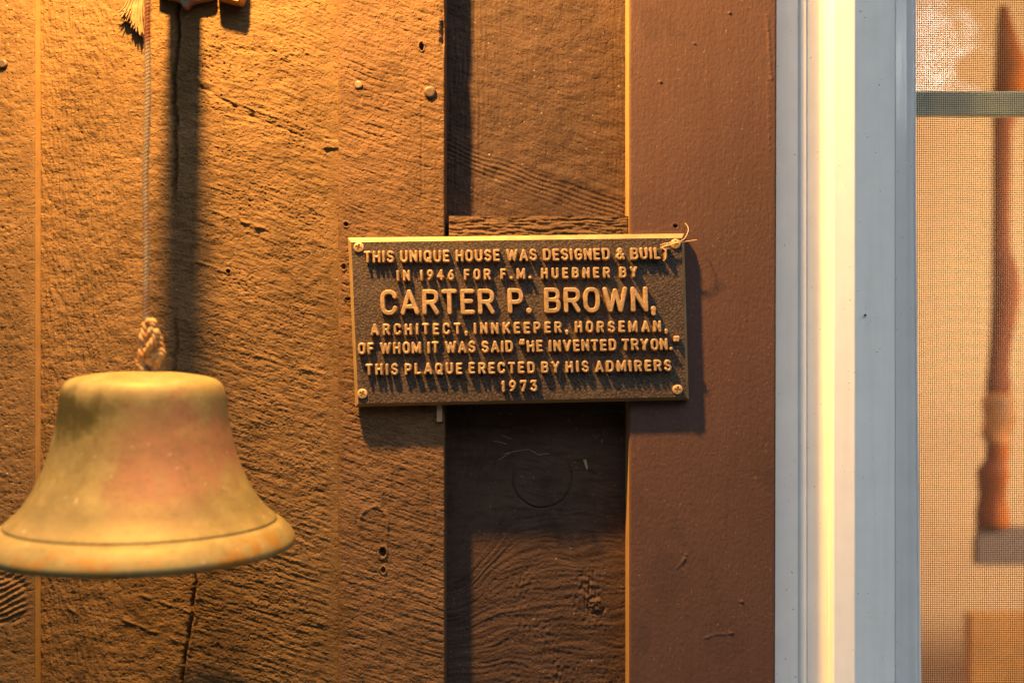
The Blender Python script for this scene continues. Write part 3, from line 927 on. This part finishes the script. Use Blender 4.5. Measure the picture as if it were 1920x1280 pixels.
# subdivide the profile smoothly
pp = []
for i in range(len(prof) - 1):
    p0 = prof[max(i - 1, 0)]; p1 = prof[i]; p2 = prof[i + 1]; p3 = prof[min(i + 2, len(prof) - 1)]
    for t in (0, .25, .5, .75):
        pp.append(tuple(.5 * ((2 * p1[c]) + (-p0[c] + p2[c]) * t + (2 * p0[c] - 5 * p1[c] + 4 * p2[c] - p3[c]) * t * t + (-p0[c] + 3 * p1[c] - 3 * p2[c] + p3[c]) * t ** 3) for c in (0, 1)))
pp.append(prof[-1])
for (r, y) in pp:
    r = max(r, .05) * sB
    for k in range(n):
        a = 2 * math.pi * k / n
        V.append((BX + r * math.cos(a), by(y) + .012 * r * math.cos(a), ZB + r * math.sin(a)))
for i in range(len(pp) - 1):
    for k in range(n):
        F.append((i * n + k, i * n + (k + 1) % n, (i + 1) * n + (k + 1) % n, (i + 1) * n + k))
m = MB(); m.add(V, F)
m.build('bell_body', M['bell'], bell, True, org=W(BX, by(697), ZB))
m = MB()
m.tube([(BX + 9 * math.cos(a), by(697) + 3 - 13 * math.sin(a), ZB) for a in np.linspace(0, math.pi, 14)], 2.6, 8)
m.build('hanging_loop', M['darkmetal'], bell, True)
m = MB()
m.tube([(BX, by(712), ZB), (BX + 1, by(840), ZB), (BX + 1, by(940), ZB)], 3, 8)
cz = by(955)
m.tube([(BX + 1, cz - 22, ZB), (BX + 1, cz - 18, ZB), (BX + 1, cz - 8, ZB), (BX + 1, cz + 4, ZB), (BX + 1, cz + 12, ZB), (BX + 1, cz + 15, ZB)], [3, 10, 17, 18, 11, 2], 16)
m.build('clapper', M['darkmetal'], bell, True)

# rope holding the bell
rope = thing('rope', 'thin twisted grey rope stained with rust, tied to the bell loop', 'rope', W(BX, by(690), ZB))
m = MB()
ytop = by(-260); ybot = by(612)
for s3 in range(3):
    pts = []
    for i in range(420):
        t = i / 419.0
        y = ytop + (ybot - ytop) * t
        a = 2 * math.pi * (t * 42 + s3 / 3.0)
        wob = 1.2 * math.sin(y / 90.0)
        rr = 1.9
        pts.append((BX + 5 - 2.5 * t + wob * .9 + .8 * math.sin(y / 37.0 + 1) + rr * math.cos(a), y, ZB + rr * math.sin(a)))
    m.tube(pts, 3.3, 7)
for k in range(70):                          # loose fibres standing off the cord
    y_ = random.uniform(by(0), by(600)); t_ = (y_ - ytop) / (ybot - ytop)
    x_ = BX + 5 - 2.5 * t_; q = random.uniform(0, 6.28)
    d = (math.cos(q) * random.uniform(3, 7), random.uniform(-6, 6), abs(math.sin(q)) * 4)
    m.tube([(x_ + math.cos(q) * 4, y_, ZB + math.sin(q) * 4), (x_ + math.cos(q) * 4 + d[0] * .6, y_ + d[1] * .6, ZB + d[2] * .6), (x_ + math.cos(q) * 4 + d[0], y_ + d[1] + 1, ZB + d[2])], [.45, .35, .15], 4)
m.build('cord', M['rope'], rope, True)
m = MB()
def kp(px, py, dz=0): return (real(px, ZB + dz), realy(py, ZB + dz), ZB + dz)
def smooth_path(P, k=8):
    out = []
    for i in range(len(P) - 1):
        p0 = P[max(i - 1, 0)]; p1 = P[i]; p2 = P[i + 1]; p3 = P[min(i + 2, len(P) - 1)]
        for j in range(k):
            t = j / k
            out.append(tuple(.5 * ((2 * p1[c]) + (-p0[c] + p2[c]) * t + (2 * p0[c] - 5 * p1[c] + 4 * p2[c] - p3[c]) * t * t + (-p0[c] + 3 * p1[c] - 3 * p2[c] + p3[c]) * t ** 3) for c in range(3)))
    out.append(P[-1]); return out
def rr_(pth, r, amp=.18, sd=0):
    return [r * (1 + amp * math.sin(i * .55 + sd)) for i in range(len(pth))]
P1 = smooth_path([kp(276, 606, 0), kp(271, 620, 4), kp(268, 638, 4), kp(267, 660, 3), kp(265, 680, 2), kp(266, 697, 0)])
P2 = smooth_path([kp(277, 604, 2), kp(284, 602, 7), kp(288, 609, 10), kp(284, 622, 10), kp(278, 636, 5), kp(276, 642, -3)])
P3 = smooth_path([kp(273, 660, 8), kp(280, 652, 12), kp(289, 634, 12), kp(293, 622, 9), kp(296, 632, 5), kp(303, 652, 3), kp(302, 668, 4), kp(295, 678, 4), kp(291, 697, 0)])
P4 = smooth_path([kp(288, 632, 4), kp(282, 652, 2), kp(285, 664, 5), kp(296, 664, 6), kp(301, 655, 4)])
for q, (P, r) in enumerate(((P1, 6.6), (P2, 6.0), (P3, 6.0), (P4, 5.6))):
    core = rr_(P, r * 1.0, .14, q)
    for s3 in range(3):
        pv = [Vector(p) for p in P]; path = []
        for i in range(len(pv)):
            T = (pv[min(i + 1, len(pv) - 1)] - pv[max(i - 1, 0)]).normalized()
            a_ = T.cross(Vector((.2, .1, 1))).normalized(); b_ = T.cross(a_)
            ph = i * .42 + 2.094 * s3
            path.append(pv[i] + (a_ * math.cos(ph) + b_ * math.sin(ph)) * core[i] * .46)
        m.tube(path, [c_ * .56 for c_ in core], 8)
for k in range(26):
    p = Vector(random.choice(random.choice((P1, P2, P3, P4))))
    d = Vector((random.uniform(-1, 1), random.uniform(-1, 1), random.uniform(.2, 1))).normalized()
    m.tube([p, p + d * 6 + Vector((0, 1, 0)), p + d * 11 + Vector((1, 4, 0))], [.5, .45, .2], 4)
for k in range(16):
    a = random.uniform(-.6, 2.2)
    p = kp(258 + random.uniform(-3, 6), 678 + random.uniform(-2, 14), random.uniform(0, 6))
    m.tube([p, (p[0] - 5 * math.cos(a), p[1] - 5 * math.sin(a) + 2, p[2] + 2), (p[0] - 9 * math.cos(a), p[1] - 6 * math.sin(a) + 5, p[2])], [1.8, 1.4, .4], 5)
m.build('knot', M['knot'], rope, True)

# frayed end of another cord, lying near the wall
fray = MB()
for k in range(150):
    t = random.random()
    bx = 262 + random.uniform(-6, 8); bz = random.uniform(-4, 3)
    ex = 226 + 44 * t + random.uniform(-4, 4); ey = 30 + 30 * t + random.uniform(-9, 6) + (6 if t > .4 else 0)
    bz2 = random.uniform(-6, 5)
    wob = random.uniform(-4, 4)
    pts = smooth_path([(bx, -60, bz), (bx * .55 + ex * .45 + 3 + wob * .5, -15, bz + 3), (bx * .3 + ex * .7 + wob, ey * .5, bz2), (ex, ey, bz2 + random.uniform(-3, 3))], 5)
    r = random.uniform(1.3, 3.0)
    fray.tube(pts, [r * (1 - .45 * i / (len(pts) - 1)) for i in range(len(pts))], 5)
fo = fray.build('frayed_rope_end', M['fray'], None, True)
tag(fo, 'frayed tan rope end splayed out beside the top of the bell rope', 'rope end')

# ------------------------------------------------------------------ bracket the bell hangs from (only its lowest bits show)
brk = thing('bell_bracket', 'grey pointed bracket with an orange wooden foot, cut off by the top edge', 'bracket', W(345, -40, 0))
m = MB()
tip = [(292, -70), (292, -12), (312, -6), (322, -4), (331, 0), (337, 6), (341, 12), (345, 13.5), (350, 11.5), (354, 5), (363, 1), (378, -2), (396, -6), (400, -12), (400, -70)]
m.poly([(real(a, 14), realy(b, 14)) for a, b in tip], -9, 8, 2)
m.build('back_plate', M['rustedge'], brk)
m = MB()
inn_ = [(332, -70), (332, -3), (339, 4), (342.5, 9.5), (345.5, 9), (348.5, 4), (352, -2), (358, -70)]
m.poly([(real(a, 17), realy(b, 17)) for a, b in inn_], 7, 11, 1)
m.build('boss', M['stone'], brk)
m = MB()
m.poly([(408, -70), (407, -5), (412, 1), (452, 11.5), (456, 8), (460, -2), (462, -70)], -9, 23, 2)
m.build('wooden_foot', M['orangewood'], brk)
m = MB()
m.box(316, 372, -75, -22, 12, 286)
m.build('arm', M['darkmetal'], brk)
m = MB()
hz = 272
m.tube(smooth_path([(345, -60, 280), (345, -64, 290), (355, -66, 292), (BX + 4, -66, ZB)], 6), 4, 10)
m.build('hook', M['darkmetal'], brk, True)

# ------------------------------------------------------------------ window: trim, stop, jamb, screen, glass
win = thing('window', 'white framed window with a black mesh insect screen at the right', 'window', W(1600, 1500, -60))
WY0, WY1 = Y0, Y1
def R(px, z): return real(px, z)
zt = -54.0
m = MB()
pts = [(1449, -90), (1449, zt)]
pts += [(R(1495, zt), zt), (R(1496.5, zt), zt - 2.5), (R(1498.5, zt), zt + .8), (R(1501, zt), zt + 2.2), (R(1504.5, zt), zt + 2.6), (R(1508, zt), zt + 2.0), (R(1510.5, zt), zt + .4), (R(1512, zt), zt - 2.8), (R(1513.5, zt), zt - 2.8), (R(1515, zt), zt), (R(1551, zt), zt), (R(1551, zt), -90)]
m.prof(pts, WY0, WY1)
m.build('trim', M['white'], win)
m = MB()
zs = -20.0
xa, xb = R(1551, zt) + .4, R(1606, zs)
m.prof([(xa, -95), (xa, zs - 2.4), (xa + .8, zs - 1.2), (xa + 2.2, zs - .5), (xa + 4, zs - .35), (xb - 3, zs - 4), (xb - .8, zs - 4.8), (xb, zs - 7), (xb, -95)], WY0, WY1)
m.build('stop', M['white'], win)
m = MB()
zj = -76.0
m.prof([(xb + .3, -130), (xb + .3, zj), (R(1627, zj), zj), (R(1628, zj), zj - .7), (R(1652, zj), zj - .7), (R(1653, zj), zj - 1.6), (R(1678, zj), zj - 1.6), (R(1678, zj), -130)], WY0, WY1)
jamb = m.build('jamb', M['white'], win)
m = MB()
m.tube([(R(1622, zj), 588, zj - 1), (R(1622, zj) - 1, 589, zj + 5)], [1.6, 2.2], 8)
m.build('nail', M['darkmetal'], jamb)
zf = -100.0
def drift(y):
    return 11.0 * max(0.0, (y - 250) / 1030.0) ** 1.3
m = MB()
x1, x2 = R(1677, zf) + .8, R(1718, zf)
m.prof([(x1, -130), (x1, zf - 4), (x1 + 2, zf), (R(1700, zf), zf - .6), (R(1707, zf), zf + 1.5), (R(1711, zf), zf + 2), (R(1713, zf), zf - 1.5), (R(1714, zf), zf - 1.5), (R(1715, zf), zf + .5), (x2 - .6, zf - .5), (x2, zf - 4), (x2, -130)], WY0, WY1)
m.v = [((a + drift(b) * max(0, (a - R(1690, zf)) / (x2 - R(1690, zf))), b, c)) for a, b, c in m.v]
# resample for the bowed edge
m2 = MB()
base = [(x1, -130), (x1, zf - 4), (x1 + 2, zf), (R(1700, zf), zf - .6), (R(1707, zf), zf + 1.5), (R(1711, zf), zf + 2), (R(1713, zf), zf - 1.5), (R(1714, zf), zf - 1.5), (R(1715, zf), zf + .5), (x2 - .6, zf - .5), (x2, zf - 4), (x2, -130)]
ys = np.linspace(WY0, WY1, 40); nb = len(base); vv = []; ff = []
for y in ys:
    for (a, c) in base:
        vv.append((a + drift(y) * max(0, (a - R(1690, zf)) / (x2 - R(1690, zf))), y, c))
for k in range(len(ys) - 1):
    for i in range(nb):
        j = (i + 1) % nb
        ff.append((k * nb + i, k * nb + j, (k + 1) * nb + j, (k + 1) * nb + i))
m2.add(vv, ff)
XR = 2560
m2.box(XR - 6, XR + 110, WY0, WY1, -130, zf)
m2.build('screen_frame', M['frame'], win)
# insect screen: woven wires
m = MB()
zsn = -112.0
pitch = 4.28
w = .64
xs0 = x2 - 6
nxw = int((XR - xs0) / pitch)
yy = np.linspace(WY0, WY1, 60)
for i in range(nxw):
    x = xs0 + i * pitch
    ox = 1.4 * gn(yy / 260, 0 * yy + i * .015, 120) + .18 * gn(yy / 70, 0 * yy + i * .15, 121)
    v = []
    for k in range(60):
        a = x + float(ox[k])
        v += [(a - w, yy[k], zsn), (a, yy[k], zsn + w), (a + w, yy[k], zsn), (a, yy[k], zsn - w)]
    f = [(k * 4 + j, k * 4 + (j + 1) % 4, (k + 1) * 4 + (j + 1) % 4, (k + 1) * 4 + j) for k in range(59) for j in range(4)]
    m.add(v, f)
xx = np.linspace(xs0, XR, 24)
for i in range(int((WY1 - WY0) / pitch)):
    y = WY0 + i * pitch
    oy = 2.2 * gn(xx / 90, 0 * xx + i * .02, 122) + .18 * gn(xx / 30, 0 * xx + i * .3, 123)
    v = []
    for k in range(24):
        b = y + float(oy[k])
        v += [(xx[k], b - w, zsn + .3), (xx[k], b, zsn + w + .3), (xx[k], b + w, zsn + .3), (xx[k], b, zsn - w + .3)]
    f = [(k * 4 + j, k * 4 + (j + 1) % 4, (k + 1) * 4 + (j + 1) % 4, (k + 1) * 4 + j) for k in range(23) for j in range(4)]
    m.add(v, f)
m.build('insect_screen', M['wire'], win)
# glass and its green bar
zg = -182.0
m = MB()
m.add([(1640, WY0, zg), (XR + 100, WY0, zg), (XR + 100, WY1, zg), (1640, WY1, zg)], [(0, 1, 2, 3)])
gp = m.build('glass_pane', M['pane'], win)
if gp.data.polygons[0].normal.y > 0:
    gp.data.flip_normals()               # the glass faces outdoors
m = MB()
zm = -160.0
a, b = realy(171, zm), realy(217, zm)
v = []
out = [(a, zg + 2), (a, zm - 3), (a + 3, zm), (b - 3, zm), (b, zm - 3), (b, zg + 2)]
for x in (1650, XR + 90):
    v += [(x, p[0], p[1]) for p in out]
m.add(v, [(i, (i + 1) % 6, 6 + (i + 1) % 6, 6 + i) for i in range(6)] + [tuple(range(6)), tuple(range(6, 12))])
m.build('glazing_bar', M['mullion'], win)

# ------------------------------------------------------------------ the lit room behind it
m = MB()
zr = -5200.0
rx0, rx1, ry0, ry1 = 1500, 9500, -4200, 5500
c8 = [(rx0, ry0, -200), (rx0, ry0, zr), (rx1, ry0, zr), (rx1, ry0, -200), (rx0, ry1, -200), (rx0, ry1, zr), (rx1, ry1, zr), (rx1, ry1, -200)]
m.add(c8, [(0, 1, 5, 4), (1, 2, 6, 5), (2, 3, 7, 6), (0, 3, 2, 1), (4, 5, 6, 7)])
rw = m.build('room_wall', M['roomwall'])
tag(rw, 'warm tan wall of the lit room, blurred behind the insect screen', 'wall')
zo = -3800.0
def ro_(px, py): return (real(px, zo), realy(py, zo))
def turned(rows, n=20):                       # stack of ovals: (y, left, right) as seen
    V = []; F = []; ys_ = np.array([r[0] for r in rows], float)
    yl = np.linspace(ys_[0], ys_[-1], max(6, int((ys_[-1] - ys_[0]) / 8)))
    L = np.interp(yl, ys_, [r[1] for r in rows]); Rr = np.interp(yl, ys_, [r[2] for r in rows])
    for y, l_, r_ in zip(yl, L, Rr):
        cx = real((l_ + r_) / 2, zo); rx = (r_ - l_) / 2 * (CD - zo) / CD
        for k in range(n):
            q = 2 * math.pi * k / n
            V.append((cx + rx * math.cos(q), realy(y, zo), zo + .8 * rx * math.sin(q)))
    for i in range(len(yl) - 1):
        for k in range(n):
            F.append((i * n + k, i * n + (k + 1) % n, (i + 1) * n + (k + 1) % n, (i + 1) * n + k))
    F += [tuple(range(n)), tuple((len(yl) - 1) * n + k for k in range(n))]
    m = MB(); m.add(V, F)
    return m
orn = thing('carved_ornament', 'slim reddish brown carved wooden ornament standing on the ledge inside the room', 'ornament', W(real(1860, zo), realy(986, zo), zo))
turned([(12, 1873, 1889), (45, 1869, 1898), (90, 1867, 1912), (130, 1866, 1932), (180, 1863, 1934), (215, 1862, 1910), (240, 1862, 1896), (400, 1861, 1893), (470, 1860, 1895),
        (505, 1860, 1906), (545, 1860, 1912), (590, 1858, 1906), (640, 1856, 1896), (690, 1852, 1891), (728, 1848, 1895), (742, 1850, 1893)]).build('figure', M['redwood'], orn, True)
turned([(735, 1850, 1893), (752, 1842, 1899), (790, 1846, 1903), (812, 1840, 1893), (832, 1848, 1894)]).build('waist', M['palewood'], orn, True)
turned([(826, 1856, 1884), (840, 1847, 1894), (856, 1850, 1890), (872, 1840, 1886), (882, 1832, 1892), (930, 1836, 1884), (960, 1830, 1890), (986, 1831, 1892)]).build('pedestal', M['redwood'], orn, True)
m = MB()
la = ro_(1832, 987); lb = ro_(1830, 1056)
m.box(la[0], 9000, la[1], la[1] + 66, zo - 30, zo + 20)
m.box(lb[0] - 6, 9000, la[1] + 66.5, lb[1], zo - 30, zo + 40)
lo_ = m.build('ledge', M['greyledge'])
tag(lo_, 'grey brown stepped ledge carrying the reddish ornament inside the room', 'ledge')
m = MB()
ca = ro_(1817, 1150)
m.box(ca[0], 9000, ca[1], 5499, zo - 60, zo + 30)
cb = m.build('cabinet', M['cabinet'])
tag(cb, 'brown wooden cabinet at the bottom right corner inside the room', 'cabinet')

# ------------------------------------------------------------------ small litter caught on the wall
m = MB()
pth = smooth_path([(real(1248, 30), realy(460, 30), 34), (real(1262, 30), realy(456, 32), 37), (real(1280, 30), realy(450, 30), 38), (real(1289, 30), realy(436, 30), 34), (real(1290, 30), realy(426, 30), 30), (real(1285, 30), realy(418, 30), 27)])
m.tube(pth, .75, 5)
m.tube(smooth_path([(real(1240, 30), realy(464, 30), 36), (real(1270, 30), realy(456, 30), 38), (real(1300, 30), realy(451, 30), 34), (real(1306, 30), realy(450, 30), 33)]), .7, 5)
m.tube(smooth_path([(real(1238, 35), realy(463, 35), 36), (real(1247, 35), realy(470, 35), 38), (real(1248, 35), realy(484, 35), 37), (real(1243, 35), realy(489, 35), 36)]), .8, 5)
for k in range(7):
    x = real(1255 + random.uniform(-10, 8), 35); y = realy(457 + random.uniform(-2, 5), 35)
    m.tube([(x - 9, y + 3 + random.uniform(-2, 2), 35.5), (x, y + random.uniform(-2, 2), 37), (x + 9, y - 3 + random.uniform(-2, 2), 36)], .6, 5)
fb = m.build('dry_fibre', M['fibre'], None, True)
tag(fb, 'wisp of dry plant fibre caught on the upper right screw of the plaque', 'fibre')
m = MB()
zr_ = ZREC
x, y = real(1097, zr_), realy(870, zr_)
m.add([(x - 4, y - 9, zr_ + 1), (x + 2, y - 10, zr_ + 3), (x + 5, y + 6, zr_ + 2), (x + 3, y + 11, zr_ + 1), (x - 4, y - 9, zr_ + 4), (x + 2, y - 10, zr_ + 6), (x + 5, y + 6, zr_ + 5), (x + 3, y + 11, zr_ + 4)],
      [(0, 1, 2, 3), (4, 5, 6, 7), (0, 1, 5, 4), (1, 2, 6, 5), (2, 3, 7, 6), (3, 0, 4, 7)])
s1 = m.build('wood_chip', M['straw'])
tag(s1, 'small pale wood chip stuck on the dark recessed board below the plaque', 'wood chip')
m = MB()
x, y = real(824, 0), realy(775, 0)
m.box(x - 5, x + 5, y - 20, y + 15, -4, 2)
s2 = m.build('wood_sliver', M['straw'])
tag(s2, 'pale wooden sliver sticking out below the bottom edge of the plaque', 'wood sliver')
m = MB()
for (a0, b0, a1, b1) in ((945, 850, 990, 842), (990, 842, 1010, 852), (1010, 852, 1030, 850), (935, 862, 958, 848), (925, 826, 950, 832), (940, 816, 958, 822)):
    P = [(real(a0, zr_), realy(b0, zr_), zr_ + 3), (real((a0 + a1) / 2, zr_), realy((b0 + b1) / 2 - 1, zr_), zr_ + 5), (real(a1, zr_), realy(b1, zr_), zr_ + 3)]
    m.tube(smooth_path(P, 5), .34, 5)
cw = m.build('cobweb_strand', M['stone'], None, True)
tag(cw, 'faint grey cobweb strands across the dark recessed board under the plaque', 'cobweb')
